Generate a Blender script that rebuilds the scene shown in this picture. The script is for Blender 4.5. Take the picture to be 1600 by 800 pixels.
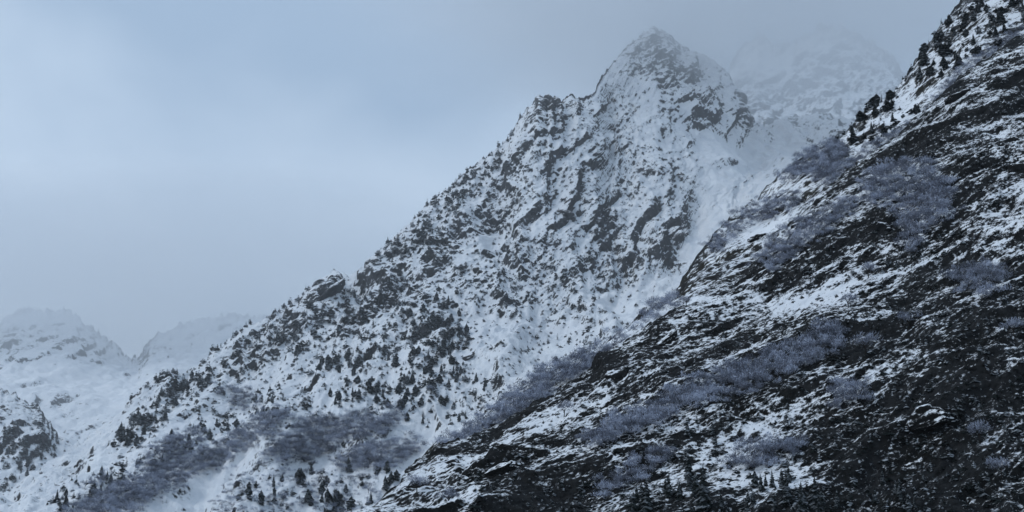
import bpy, math, random
import numpy as np
from mathutils import Vector

# ------------------------------------------------------------------ reset
for o in list(bpy.data.objects):
    bpy.data.objects.remove(o)
S = bpy.context.scene
COL = S.collection
random.seed(7)
RNG = np.random.default_rng(7)
R = math.radians

# ------------------------------------------------------------------ camera, sky, sun, exposure
W_PX, H_PX = 1600.0, 800.0
HFOV = R(36.0)
PITCH = R(13.0)
FOC = W_PX / 2 / math.tan(HFOV / 2)

cam = bpy.data.cameras.new('camera')
cam.sensor_width = 36.0
cam.angle = HFOV
cam.clip_start = 1.0
cam.clip_end = 60000.0
cam_ob = bpy.data.objects.new('camera', cam)
COL.objects.link(cam_ob)
cam_ob.location = (0, 0, 0)
cam_ob.rotation_euler = (R(90) + PITCH, 0, 0)
S.camera = cam_ob

SUN_EL, SUN_AZ = R(50), R(-105)          # azimuth measured from +Y (view direction) towards +X
world = bpy.data.worlds.new('World')
S.world = world
world.use_nodes = True
nt = world.node_tree
nt.nodes.clear()


def nd(t, kind, **kw):
    n = t.nodes.new(kind)
    for k, v in kw.items():
        if k.startswith('i_'):
            n.inputs[k[2:]].default_value = v
        else:
            setattr(n, k, v)
    return n


sky = nd(nt, 'ShaderNodeTexSky', sky_type='NISHITA', sun_disc=False)
sky.sun_elevation = SUN_EL
sky.sun_rotation = SUN_AZ
sky.dust_density = 2.0
bg1 = nd(nt, 'ShaderNodeBackground', i_Strength=0.06)
nt.links.new(sky.outputs[0], bg1.inputs[0])
tc = nd(nt, 'ShaderNodeTexCoord')
mp = nd(nt, 'ShaderNodeMapping')
mp.inputs['Scale'].default_value = (1.0, 1.0, 1.3)
mp.inputs['Location'].default_value = (0.35, 0.1, 0.15)
nt.links.new(tc.outputs['Generated'], mp.inputs[0])
nz = nd(nt, 'ShaderNodeTexNoise', i_Scale=4.6, i_Detail=4.0, i_Roughness=0.45, i_Distortion=0.4)
nt.links.new(mp.outputs[0], nz.inputs['Vector'])
cr = nd(nt, 'ShaderNodeValToRGB')
cr.color_ramp.elements[0].position = 0.36
cr.color_ramp.elements[0].color = (0.258, 0.362, 0.502, 1)
cr.color_ramp.elements[1].position = 0.82
cr.color_ramp.elements[1].color = (0.555, 0.660, 0.785, 1)
# the cloud is thinner, so brighter, towards the hidden sun
sdv = (math.sin(SUN_AZ) * math.cos(SUN_EL), math.cos(SUN_AZ) * math.cos(SUN_EL), math.sin(SUN_EL))
dt = nd(nt, 'ShaderNodeVectorMath', operation='DOT_PRODUCT')
nt.links.new(tc.outputs['Generated'], dt.inputs[0])
dt.inputs[1].default_value = sdv
dm = nd(nt, 'ShaderNodeMapRange')
dm.inputs['From Min'].default_value = 0.3
dm.inputs['From Max'].default_value = 1.0
dm.inputs['To Min'].default_value = -0.03
dm.inputs['To Max'].default_value = 0.02
nt.links.new(dt.outputs['Value'], dm.inputs['Value'])
da = nd(nt, 'ShaderNodeMath', operation='ADD')
nt.links.new(nz.outputs[0], da.inputs[0])
nt.links.new(dm.outputs[0], da.inputs[1])
# and a little paler towards the snowy horizon
sx_ = nd(nt, 'ShaderNodeSeparateXYZ')
nt.links.new(tc.outputs['Generated'], sx_.inputs[0])
dh = nd(nt, 'ShaderNodeMapRange')
dh.inputs['From Min'].default_value = 0.08
dh.inputs['From Max'].default_value = 0.42
dh.inputs['To Min'].default_value = 0.42
dh.inputs['To Max'].default_value = -0.24
nt.links.new(sx_.outputs['Z'], dh.inputs['Value'])
db_ = nd(nt, 'ShaderNodeMath', operation='ADD')
nt.links.new(da.outputs[0], db_.inputs[0])
nt.links.new(dh.outputs[0], db_.inputs[1])
nt.links.new(db_.outputs[0], cr.inputs[0])
bg2 = nd(nt, 'ShaderNodeBackground', i_Strength=1.0)
nt.links.new(cr.outputs[0], bg2.inputs[0])
mx = nd(nt, 'ShaderNodeMixShader', i_Fac=0.94)
nt.links.new(bg1.outputs[0], mx.inputs[1])
nt.links.new(bg2.outputs[0], mx.inputs[2])
wo = nd(nt, 'ShaderNodeOutputWorld')
nt.links.new(mx.outputs[0], wo.inputs['Surface'])

sl = bpy.data.lights.new('sun', 'SUN')
sl.energy = 0.9
sl.angle = R(25)
sl.color = (0.93, 0.965, 1.0)
so = bpy.data.objects.new('sun', sl)
COL.objects.link(so)
sd = Vector((math.sin(SUN_AZ) * math.cos(SUN_EL), math.cos(SUN_AZ) * math.cos(SUN_EL), math.sin(SUN_EL)))
so.rotation_euler = sd.to_track_quat('Z', 'Y').to_euler()

S.view_settings.view_transform = 'Standard'
S.view_settings.look = 'None'
S.view_settings.gamma = 1.0
S.view_settings.use_curve_mapping = False
S.view_settings.exposure = 0.45
S.cycles.volume_bounces = 3
S.cycles.max_bounces = 5
S.cycles.volume_step_rate = 2.0
S.cycles.volume_max_steps = 96

# ------------------------------------------------------------------ numpy noise
_rs = np.random.RandomState(3)
PERM = np.tile(_rs.permutation(256).astype(np.int32), 3)
_g = _rs.normal(size=(256, 3))
GRAD = (_g / np.linalg.norm(_g, axis=1)[:, None]).astype(np.float32)


def pn(p, seed=0):
    """gradient noise, about -1..1, on points (N,3)"""
    p = p + seed * np.array([17.31, -9.77, 5.13])
    fl = np.floor(p)
    i = fl.astype(np.int32) & 255
    f = (p - fl).astype(np.float32)
    u = f * f * f * (f * (f * 6 - 15) + 10)
    out = None
    acc = {}
    for dx in (0, 1):
        a = PERM[(i[:, 0] + dx) & 255]
        for dy in (0, 1):
            b = PERM[(a + i[:, 1] + dy) & 255]
            for dz in (0, 1):
                g = GRAD[PERM[(b + i[:, 2] + dz) & 255]]
                acc[dx, dy, dz] = g[:, 0] * (f[:, 0] - dx) + g[:, 1] * (f[:, 1] - dy) + g[:, 2] * (f[:, 2] - dz)
    x0 = {}
    for dy in (0, 1):
        for dz in (0, 1):
            x0[dy, dz] = acc[0, dy, dz] + u[:, 0] * (acc[1, dy, dz] - acc[0, dy, dz])
    y0 = [x0[0, dz] + u[:, 1] * (x0[1, dz] - x0[0, dz]) for dz in (0, 1)]
    return (y0[0] + u[:, 2] * (y0[1] - y0[0])) * 1.7


def fbm(p, octv=4, gain=0.5, seed=0, ridged=False):
    a, s, out = 1.0, 0.0, 0.0
    for k in range(octv):
        n = pn(p * (2.03 ** k), seed + k * 3)
        if ridged:
            n = 1 - 2 * np.abs(n)
        out = out + a * n
        s += a
        a *= gain
    return out / s


def saw(w):
    """asymmetric bed profile: quick riser, long tread (0..1)"""
    f = w - np.floor(w)
    return np.where(f < 0.28, f / 0.28, 1 - (f - 0.28) / 0.72)


def sstep(a, b, x):
    t = np.clip((x - a) / (b - a), 0, 1)
    return t * t * (3 - 2 * t)


# ------------------------------------------------------------------ pixel -> place
CP, SP = math.cos(PITCH), math.sin(PITCH)


def place(px, py, d):
    """point seen at pixel (px,py) of the 1600x800 photo, d metres away along the ground"""
    a = (px - 800.0) / FOC
    b = (400.0 - py) / FOC
    y = CP - b * SP
    return np.array([a / y * d, d, (SP + b * CP) / y * d])


def project(V):
    f = V[:, 1] * CP + V[:, 2] * SP
    u = -V[:, 1] * SP + V[:, 2] * CP
    f = np.maximum(f, 1.0)
    return 800 + FOC * V[:, 0] / f, 400 - FOC * u / f


def resample(pts, n):
    pts = np.asarray(pts, float)
    seg = np.linalg.norm(np.diff(pts[:, :2], axis=0), axis=1)
    s = np.concatenate([[0], np.cumsum(seg)])
    t = np.linspace(0, s[-1], n)
    return np.stack([np.interp(t, s, pts[:, k]) for k in range(3)], 1)


def at_px(pts, xs):
    """guide line sampled at the given px"""
    pts = np.asarray(pts, float)
    return np.stack([xs, np.interp(xs, pts[:, 0], pts[:, 1]), np.interp(xs, pts[:, 0], pts[:, 2])], 1)


# ------------------------------------------------------------------ materials
def new_mat(name):
    m = bpy.data.materials.new(name)
    m.use_nodes = True
    t = m.node_tree
    t.nodes.clear()
    out = nd(t, 'ShaderNodeOutputMaterial')
    bs = nd(t, 'ShaderNodeBsdfPrincipled')
    bs.inputs['Specular IOR Level'].default_value = 0.06
    t.links.new(bs.outputs[0], out.inputs['Surface'])
    return m, t, bs, out


def mountain_mat(name, fine, e1, rock_a, rock_b, moss, soft=0.28, bump=0.9, stretch=0.6, fw=4.2):
    """rock with lying snow; the attribute 'snow' says how much lies on each spot"""
    m, t, bs, out = new_mat(name)
    L = t.links.new
    geo = nd(t, 'ShaderNodeNewGeometry')
    # rotate so that X runs along the beds, then squash
    e1 = np.array(e1) / np.linalg.norm(e1)
    yaw = math.atan2(e1[1], e1[0])
    pit = -math.asin(e1[2])
    m1 = nd(t, 'ShaderNodeMapping', vector_type='TEXTURE')
    m1.inputs['Rotation'].default_value = (0, pit, yaw)
    L(geo.outputs['Position'], m1.inputs[0])
    m2 = nd(t, 'ShaderNodeMapping')
    m2.inputs['Scale'].default_value = (stretch / fine, 1.0 / fine, 1.0 / fine)
    L(m1.outputs[0], m2.inputs[0])
    n1 = nd(t, 'ShaderNodeTexNoise', i_Scale=1.0, i_Detail=5.0, i_Roughness=0.7)
    L(m2.outputs[0], n1.inputs['Vector'])
    n1b = nd(t, 'ShaderNodeTexNoise', i_Scale=0.24, i_Detail=3.0, i_Roughness=0.55, i_Distortion=0.6)
    L(m2.outputs[0], n1b.inputs['Vector'])
    at = nd(t, 'ShaderNodeAttribute', attribute_name='snow')
    sub0 = nd(t, 'ShaderNodeMath', operation='MULTIPLY_ADD')
    L(n1b.outputs[0], sub0.inputs[0])
    sub0.inputs[1].default_value = 1.3
    L(at.outputs['Fac'], sub0.inputs[2])
    sub = nd(t, 'ShaderNodeMath', operation='MULTIPLY_ADD')
    L(n1.outputs[0], sub.inputs[0])
    sub.inputs[1].default_value = fw
    L(sub0.outputs[0], sub.inputs[2])
    mr = nd(t, 'ShaderNodeMapRange', interpolation_type='SMOOTHSTEP')
    mr.inputs['From Min'].default_value = 0.5 * fw + 1.15 - soft
    mr.inputs['From Max'].default_value = 0.5 * fw + 1.15 + soft
    L(sub.outputs[0], mr.inputs['Value'])
    # rock colours
    n2 = nd(t, 'ShaderNodeTexNoise', i_Scale=0.45, i_Detail=6.0, i_Roughness=0.65)
    L(m2.outputs[0], n2.inputs['Vector'])
    rr = nd(t, 'ShaderNodeValToRGB')
    rr.color_ramp.elements[0].position = 0.32
    rr.color_ramp.elements[0].color = (*rock_a, 1)
    rr.color_ramp.elements[1].position = 0.68
    rr.color_ramp.elements[1].color = (*rock_b, 1)
    L(n2.outputs[0], rr.inputs[0])
    n3 = nd(t, 'ShaderNodeTexNoise', i_Scale=0.035, i_Detail=4.0, i_Roughness=0.6)
    L(geo.outputs['Position'], n3.inputs['Vector'])
    r3 = nd(t, 'ShaderNodeMapRange', interpolation_type='SMOOTHSTEP')
    r3.inputs['From Min'].default_value = 0.48
    r3.inputs['From Max'].default_value = 0.62
    L(n3.outputs[0], r3.inputs['Value'])
    mm = nd(t, 'ShaderNodeMix', data_type='RGBA')
    L(r3.outputs[0], mm.inputs['Factor'])
    L(rr.outputs[0], mm.inputs['A'])
    mm.inputs['B'].default_value = (*moss, 1)
    # snow colour: faint variation, old and new snow
    sr = nd(t, 'ShaderNodeValToRGB')
    sr.color_ramp.elements[0].position = 0.3
    sr.color_ramp.elements[0].color = (0.66, 0.68, 0.71, 1)
    sr.color_ramp.elements[1].position = 0.7
    sr.color_ramp.elements[1].color = (0.80, 0.81, 0.82, 1)
    L(n3.outputs[0], sr.inputs[0])
    mc = nd(t, 'ShaderNodeMix', data_type='RGBA')
    L(mr.outputs[0], mc.inputs['Factor'])
    L(mm.outputs['Result'], mc.inputs['A'])
    L(sr.outputs[0], mc.inputs['B'])
    L(mc.outputs['Result'], bs.inputs['Base Color'])
    bs.inputs['Roughness'].default_value = 0.8
    bp = nd(t, 'ShaderNodeBump', i_Strength=bump, i_Distance=fine * 0.5)
    L(n1.outputs[0], bp.inputs['Height'])
    L(bp.outputs[0], bs.inputs['Normal'])
    return m


# ------------------------------------------------------------------ mesh helpers
def mesh_np(name, V, F, attrs=None):
    """V (N,3), F (M,k) -> mesh"""
    V = np.ascontiguousarray(V, np.float32)
    F = np.ascontiguousarray(F, np.int32)
    k = F.shape[1]
    me = bpy.data.meshes.new(name)
    me.vertices.add(len(V))
    me.vertices.foreach_set('co', V.ravel())
    me.loops.add(F.size)
    me.loops.foreach_set('vertex_index', F.ravel())
    me.polygons.add(len(F))
    me.polygons.foreach_set('loop_start', np.arange(0, F.size, k, dtype=np.int32))
    for an, av in (attrs or {}).items():
        a = me.attributes.new(an, 'FLOAT', 'POINT')
        a.data.foreach_set('value', np.ascontiguousarray(av, np.float32))
    me.update(calc_edges=True)
    return me


def ob(name, me, mat=None, parent=None, label=None, cat=None, group=None, kind=None):
    o = bpy.data.objects.new(name, me)
    COL.objects.link(o)
    if mat is not None:
        me.materials.clear()
        me.materials.append(mat)
    if parent is not None:
        o.parent = parent
    tag(o, label, cat, group, kind)
    return o


def tag(o, label=None, cat=None, group=None, kind=None):
    if label:
        o['label'] = label
    if cat:
        o['category'] = cat
    if group:
        o['group'] = group
    if kind:
        o['kind'] = kind


# ------------------------------------------------------------------ mountains
SURF = {}


def blob_sum(px, py, blobs):
    out = np.zeros_like(px)
    for (cx, cy, rx, ry, ang, am) in blobs:
        c, s = math.cos(R(ang)), math.sin(R(ang))
        dx, dy = px - cx, -(py - cy)
        a = (dx * c + dy * s) / rx
        b = (-dx * s + dy * c) / ry
        out += am * np.exp(-(a * a + b * b))
    return out


def mountain(name, crest, guides, nu, rows, back, e1, e3, scales, thr, wid, mat, blobs=(), seed=0,
             label=None, cover=None, crest_keep=0.5, spike=0, jag=0, lowmid=(0.75, 0.55), sn_min=-0.25):
    """crest and guides: lines of (px,py,metres). rows: rows between successive lines.
    back: list of (metres back, metres down) behind the crest. scales: list of
    (kind, wavelength, amplitude, stretch)."""
    C = resample(crest, nu)
    lines = [C]
    x0, x1 = C[0, 0], C[-1, 0]
    for g in guides:
        g = np.asarray(g, float)
        s = np.linspace(g[0, 0], g[-1, 0], 400)
        # the same share of the way along in px as on the crest
        fr = (C[:, 0] - x0) / (x1 - x0)
        xs = g[0, 0] + fr * (g[-1, 0] - g[0, 0])
        lines.append(at_px(g, xs))
    P = [np.array([place(*r) for r in l]) for l in lines]
    rowsP = []
    # behind the crest
    bk = []
    cr_ = P[0]
    rad = cr_ * np.array([1, 1, 0])
    rad = rad / np.linalg.norm(rad, axis=1)[:, None]
    for (db, dn) in reversed(back):
        bk.append(cr_ + rad * db - np.array([0, 0, dn]))
    seq = bk + P
    nrow = [r for r in ([8] * len(back))] + list(rows)
    front_from = sum(nrow[:len(back)])
    # smooth (Catmull-Rom) in the row direction on the front
    n = len(seq)
    for k in range(n - 1):
        a, b = seq[k], seq[k + 1]
        am = seq[k - 1] if k > len(bk) else a + (a - b)
        bm = seq[k + 2] if k + 2 < n else b + (b - a)
        for j in range(nrow[k]):
            t = j / nrow[k]
            if k < len(bk):
                rowsP.append(a + (b - a) * t)
            else:
                cr2 = 0.5 * ((2 * a) + (-am + b) * t + (2 * am - 5 * a + 4 * b - bm) * t * t
                             + (-am + 3 * a - 3 * b + bm) * t ** 3)
                rowsP.append(0.5 * cr2 + 0.5 * (a + (b - a) * t))
    rowsP.append(seq[-1])
    G = np.array(rowsP)                               # (rows, nu, 3)
    nr = G.shape[0]
    if jag > 0:                                       # broken skyline
        qq = np.stack([C[:, 0] / 22.0, np.zeros(nu) + seed * 1.7, np.zeros(nu)], 1)
        up = jag * (fbm(qq, 5, 0.68, seed + 3, True) - 0.1) * C[:, 2] / FOC
        G[:, :, 2] += np.exp(-np.abs(np.arange(nr) - front_from) / 11.0)[:, None] * up[None, :]

    def normals(G):
        du = np.gradient(G, axis=1)
        dv = np.gradient(G, axis=0)
        nn = np.cross(dv, du)
        nn /= np.maximum(np.linalg.norm(nn, axis=2), 1e-9)[:, :, None]
        return nn

    # smooth base normals
    k = 21
    Gs = G.copy()
    for ax in (0, 1):
        pad = [(0, 0)] * 3
        pad[ax] = (k // 2, k // 2)
        q = np.pad(Gs, pad, mode='edge')
        cs = np.cumsum(q, axis=ax)
        z = np.zeros_like(np.take(cs, [0], axis=ax))
        cs = np.concatenate([z, cs], axis=ax)
        hi = np.take(cs, np.arange(k, cs.shape[ax]), axis=ax)
        lo = np.take(cs, np.arange(0, cs.shape[ax] - k), axis=ax)
        Gs = (hi - lo) / k
    N0 = normals(Gs)
    if N0[nr // 2, :, 2].mean() < 0:
        N0 = -N0
        flip = True
    else:
        flip = False
    V = G.reshape(-1, 3)
    NN = N0.reshape(-1, 3)
    bx, by = project(V)
    e1 = np.array(e1, float)
    e1 /= np.linalg.norm(e1)
    e3 = np.array(e3, float)
    e3 -= e1 * (e3 @ e1)
    e3 /= np.linalg.norm(e3)
    e2 = np.cross(e3, e1)
    Q = np.stack([V @ e1, V @ e2, V @ e3], 1)
    bl = blob_sum(bx, by, blobs) if len(blobs) else np.zeros(len(V))
    amp = np.clip(1.0 + 0.75 * bl, 0.3, 1.9)
    rowi = np.repeat(np.arange(nr), nu)
    edge = np.clip(np.abs(rowi - front_from) / (0.3 * rows[0]), 0, 1)
    edge = edge * edge * (3 - 2 * edge)
    big = crest_keep + (1 - crest_keep) * edge          # big forms are tame at the crest
    D = np.zeros(len(V))
    ribs = np.zeros(len(V))
    ledge = np.zeros(len(V))
    wl0 = 2.2 * sorted(q_[1] for q_ in scales)[1]
    warp = fbm(V / 60.0, 3, seed=seed + 40)
    for (kind, wl, am, st) in scales:
        q = Q / np.array([wl * st, wl, wl])
        seed += 11
        if kind == 'ridge':
            d = fbm(q, 3, 0.5, seed, True)
        elif kind == 'rib':
            w3 = 0.35 * np.stack([warp, 0 * warp, 0 * warp], 1)
            d = fbm(V / np.array([wl, wl * st, wl * st]) + w3, 3, 0.5, seed, True)
            ribs += (0.45 if wl > 40 else 0.2) * d
        elif kind == 'fbm':
            d = fbm(q, 3, 0.5, seed)
        elif kind == 'saw':
            w = Q[:, 2] / wl + 1.2 * warp * min(1.0, 14 / wl) + 0.9 * fbm(q / 2.2, 2, 0.5, seed)
            md = sstep(-0.35, 0.45, pn(q / 3.1, seed + 5))
            d = (saw(w) - 0.5) * 2 * (0.25 + 0.75 * md)
            if wl > 20:
                fr_ = w - np.floor(w)
                ledge += np.where(fr_ < 0.30, -1.0, 0.32 - 0.3 * fr_) * md
        a = am * (big if wl > 60 else 1.0)
        a = a * (amp if wl < 90 else 1.0)
        if wl > 9:
            a = a * (0.25 + 0.75 * np.clip(np.abs(rowi - front_from) / 22.0, 0, 1))
        D += a * d
    # broken teeth along the skyline
    if spike > 0:
        near_c = np.exp(-np.abs(rowi - front_from) / 7.0)
        f1 = fbm(V / np.array([20.0, 40.0, 60.0]), 4, 0.7, seed + 90, True)
        D_up = spike * near_c * np.maximum(f1, -0.3)
    else:
        D_up = 0 * D
    V2 = V + NN * D[:, None]
    V2[:, 2] += D_up
    G2 = V2.reshape(nr, nu, 3)
    N2 = normals(G2)
    if flip:
        N2 = -N2
    nzv = N2.reshape(-1, 3)[:, 2]
    n_low = fbm(V2 / (wl0 * 4.5), 3, 0.55, seed + 70)
    n_mid = fbm(V2 / (wl0 * 1.0), 3, 0.6, seed + 75)
    sn = 0.5 + (nzv - thr) / wid + lowmid[0] * n_low + lowmid[1] * n_mid - 0.8 * bl
    if cover is not None:
        sn = sn + cover(bx, by)
    sn = sn - 0.75 * ribs + 0.5 * ledge - 0.45 * np.exp(-np.abs(rowi - front_from - 2) / 8.0)
    sn = np.clip(sn, sn_min, 1.6)
    i = np.arange(nr - 1)[:, None] * nu + np.arange(nu - 1)[None, :]
    F = np.stack([i, i + 1, i + nu + 1, i + nu], -1).reshape(-1, 4)
    if not flip:
        F = F[:, ::-1]
    # face winding check (up)
    a_, b_, c_ = V2[F[len(F) // 2, 0]], V2[F[len(F) // 2, 1]], V2[F[len(F) // 2, 2]]
    me = mesh_np(name, V2, F, {'snow': sn})
    o = ob(name, me, mat, label=label, kind='structure')
    px, py = project(V2)
    ok = rowi >= front_from
    SURF[name] = dict(V=V2, N=N2.reshape(-1, 3), px=px, py=py, ok=ok)
    return o


# crest and guide lines: (px, py, metres away)
NEAR_CREST = [(480, 930, 730), (560, 838, 750), (595, 792, 765), (640, 738, 785), (690, 705, 800), (770, 680, 822),
              (835, 640, 840), (880, 618, 860), (935, 578, 880), (970, 545, 890), (1005, 520, 900), (1060, 488, 920),
              (1100, 462, 935), (1140, 445, 950), (1180, 420, 965), (1210, 388, 980), (1250, 345, 1000),
              (1290, 303, 1020), (1330, 272, 1040), (1375, 238, 1060), (1410, 212, 1080), (1445, 178, 1100),
              (1480, 145, 1120), (1510, 117, 1140), (1560, 82, 1165), (1600, 56, 1190), (1700, -10, 1250),
              (1850, -110, 1330), (1980, -190, 1400)]
NEAR_LOW = [(420, 850, 610), (800, 850, 590), (1200, 840, 570), (1600, 830, 560), (2020, 820, 560)]
NEAR_BASE = [(300, 1010, 400), (2080, 1010, 380)]

MID_CREST = [(520, 930, 800), (600, 832, 830), (650, 748, 870), (690, 695, 900), (740, 668, 930), (790, 628, 950),
             (850, 586, 980), (930, 554, 1010), (975, 520, 1030), (1010, 488, 1050), (1055, 468, 1070),
             (1072, 432, 1080), (1100, 390, 1100), (1130, 354, 1130), (1180, 320, 1160), (1215, 282, 1190),
             (1255, 250, 1220), (1305, 230, 1250), (1335, 200, 1280), (1360, 172, 1300), (1395, 152, 1315),
             (1413, 128, 1330), (1440, 86, 1360), (1462, 58, 1380), (1482, 30, 1400), (1510, -8, 1430),
             (1600, -80, 1500), (1750, -180, 1560), (1900, -260, 1600)]
MAIN_CREST = [(-60, 860, 1750), (60, 770, 1820), (150, 700, 1880), (180, 672, 1900), (240, 618, 1940), (270, 597, 1960),
              (320, 582, 1990), (340, 552, 2000), (380, 522, 2020), (430, 497, 2050), (460, 487, 2060),
              (482, 460, 2070), (515, 434, 2085), (528, 429, 2090), (545, 437, 2095), (560, 437, 2105), (590, 417, 2115),
              (610, 387, 2125), (640, 357, 2140), (690, 312, 2165), (740, 270, 2190), (780, 237, 2210),
              (800, 213, 2225), (815, 190, 2235), (832, 172, 2245), (845, 154, 2250), (852, 162, 2255), (858, 154, 2257), (864, 164, 2260), (869, 156, 2263),
              (880, 168, 2270), (895, 156, 2290), (910, 160, 2310), (928, 150, 2340), (945, 122, 2480), (960, 102, 2540),
              (975, 88, 2590), (990, 72, 2640), (1005, 58, 2670), (1022, 46, 2690), (1030, 54, 2695), (1038, 52, 2700), (1052, 68, 2710),
              (1062, 76, 2715), (1080, 84, 2720), (1100, 92, 2725), (1118, 102, 2730), (1135, 118, 2740),
              (1148, 150, 2760), (1160, 182, 2800), (1190, 204, 2860), (1235, 188, 2900), (1280, 184, 2900),
              (1340, 196, 2880), (1420, 190, 2860), (1560, 180, 2820)]
MAIN_MID = [(-150, 880, 1600), (100, 790, 1700), (250, 700, 1780), (350, 660, 1800), (450, 610, 1830), (520, 590, 1850),
            (600, 560, 1870), (700, 530, 1890), (780, 510, 1910), (860, 495, 1925), (950, 470, 1960), (1010, 440, 2000),
            (1060, 400, 2080), (1110, 340, 2200), (1180, 300, 2350), (1260, 270, 2450), (1400, 260, 2450), (1600, 250, 2450)]
MAIN_LOW = [(-200, 960, 1380), (100, 880, 1430), (300, 850, 1450), (600, 830, 1450), (800, 700, 1530), (1000, 620, 1600),
            (1150, 520, 1750), (1300, 420, 1900), (1600, 380, 1900)]
MAIN_BASE = [(-260, 1020, 1150), (500, 1020, 1150), (900, 1010, 1200), (1300, 1000, 1250), (1700, 1000, 1250)]

SPUR_CREST = [(-330, 430, 2500), (-150, 545, 2420), (-60, 590, 2380), (0, 612, 2350), (35, 630, 2330), (62, 650, 2310),
              (90, 690, 2280), (130, 705, 2250), (160, 722, 2220), (195, 750, 2180), (240, 800, 2130), (300, 860, 2080)]
SPUR_LOW = [(-360, 900, 1800), (300, 900, 1800)]
SPUR_BASE = [(-380, 1010, 1500), (300, 1010, 1500)]

BASIN_CREST = [(-420, 440, 4700), (-200, 470, 4600), (-60, 505, 4500), (0, 512, 4450), (30, 496, 4450), (60, 490, 4450),
               (110, 498, 4400), (140, 520, 4350), (175, 548, 4250), (205, 575, 4150), (218, 572, 4150), (235, 540, 4250),
               (262, 522, 4300), (300, 512, 4400), (345, 500, 4400), (400, 505, 4400), (460, 490, 4400), (560, 470, 4400)]
BASIN_MID = [(-420, 600, 3700), (0, 625, 3600), (120, 640, 3550), (210, 640, 3500), (300, 610, 3700), (560, 600, 3700)]
BASIN_LOW = [(-420, 760, 3000), (0, 745, 3000), (200, 740, 3000), (560, 760, 3000)]

FAR_CREST = [(1060, 170, 3900), (1120, 150, 3850), (1140, 128, 3850), (1150, 98, 3850), (1165, 80, 3850), (1185, 66, 3850),
             (1210, 78, 3850), (1235, 84, 3850), (1255, 70, 3850), (1275, 56, 3850), (1310, 52, 3850), (1345, 66, 3850),
             (1375, 84, 3850), (1398, 104, 3850), (1412, 130, 3850), (1450, 150, 3850), (1540, 170, 3850)]
FAR_LOW = [(1060, 330, 3100), (1540, 330, 3100)]

near_e1, near_e3 = (0.80, 0.22, 0.50), (-0.45, -0.25, 0.85)
main_e1, main_e3 = (0.62, 0.20, 0.75), (-0.72, -0.25, 0.60)

M_NEAR = mountain_mat('near_rock_snow', 1.8, near_e1, (0.0015, 0.0018, 0.0022), (0.024, 0.024, 0.024), (0.006, 0.006, 0.0055), fw=3.4)
M_MID = mountain_mat('shelf_rock_snow', 2.8, near_e1, (0.007, 0.008, 0.010), (0.042, 0.040, 0.038), (0.022, 0.020, 0.015))
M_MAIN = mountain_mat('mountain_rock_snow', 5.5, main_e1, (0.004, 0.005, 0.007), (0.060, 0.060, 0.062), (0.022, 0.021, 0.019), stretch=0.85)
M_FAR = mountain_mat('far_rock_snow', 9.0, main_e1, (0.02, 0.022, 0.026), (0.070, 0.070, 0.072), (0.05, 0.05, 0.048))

NEAR_BLOBS = [(1385, 362, 34, 16, 10, 1.0), (1500, 152, 26, 12, 20, 0.9), (1580, 120, 50, 22, 30, 0.6),
              (1300, 395, 90, 14, 32, 0.35), (1440, 235, 60, 16, 30, 0.5), (1545, 260, 40, 22, 30, 0.4),
              (950, 578, 16, 18, 40, 1.0), (1035, 528, 40, 10, 42, 0.7), (785, 735, 30, 18, 20, 1.0),
              (1180, 430, 20, 10, 40, 0.8), (1120, 560, 60, 14, 35, 0.4), (1010, 600, 60, 16, 30, 0.3),
              (1400, 660, 90, 26, 15, 0.4), (1530, 560, 50, 40, 0, 0.35), (1250, 690, 100, 20, 20, 0.3),
              (1490, 740, 130, 40, 10, 0.35), (1200, 745, 90, 30, 5, -0.5), (1040, 740, 50, 24, 10, -0.35), (1480, 790, 150, 24, 0, 0.4),
              (1080, 475, 30, 8, 12, -1.0), (1290, 460, 70, 26, 15, -0.5), (1460, 450, 60, 50, 50, -0.35),
              (850, 665, 30, 10, 25, -0.7), (1140, 690, 60, 16, 15, -0.4), (1260, 330, 40, 10, 35, -0.5),
              (1530, 700, 30, 24, 30, -0.3), (1575, 760, 24, 30, 30, -0.3)]


def near_cover(px, py):
    # less snow has settled low down, towards the valley
    return -0.55 * sstep(0, 1, ((px - 900) / 800) * 0.5 + ((py - 350) / 450) * 0.65) + 0.05


MAIN_BLOBS = [(515, 462, 46, 12, 45, 1.0), (858, 168, 24, 14, 0, 1.0), (785, 343, 14, 14, 40, 0.9),
              (760, 335, 16, 26, -25, 0.5), (885, 328, 26, 7, -25, 0.9), (815, 440, 36, 60, 0, 0.35),
              (930, 430, 60, 46, 0, 0.35), (1015, 415, 50, 24, 30, 0.55), (690, 530, 46, 40, 20, 0.35),
              (590, 520, 70, 50, 40, 0.25), (1035, 105, 75, 45, -25, 0.9), (730, 555, 26, 6, 25, 0.8),
              (790, 495, 30, 16, 60, 0.5), (880, 500, 40, 14, 70, 0.4), (1050, 380, 40, 20, 40, 0.3),
              (1215, 195, 50, 14, -5, 0.5), (650, 420, 60, 30, 50, 0.2), (420, 560, 60, 26, 40, 0.3),
              (960, 490, 44, 12, -12, -1.2), (745, 535, 14, 36, -28, -1.0), (720, 420, 40, 16, 20, -0.6),
              (800, 372, 26, 22, 30, -0.5), (1140, 232, 70, 26, 0, -1.1), (1120, 300, 40, 60, 40, -0.8),
              (1180, 270, 50, 20, 20, -0.8), (480, 560, 40, 16, 25, -0.6), (430, 615, 60, 16, 20, -0.6),
              (640, 630, 60, 26, 20, -0.6), (830, 525, 80, 9, 0, -0.9), (890, 550, 70, 14, 10, -0.8),
              (350, 680, 60, 24, 20, -0.6), (230, 690, 50, 30, 20, -0.6), (520, 700, 90, 12, 10, -0.3),
              (1090, 385, 16, 40, -20, -0.7)]
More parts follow.
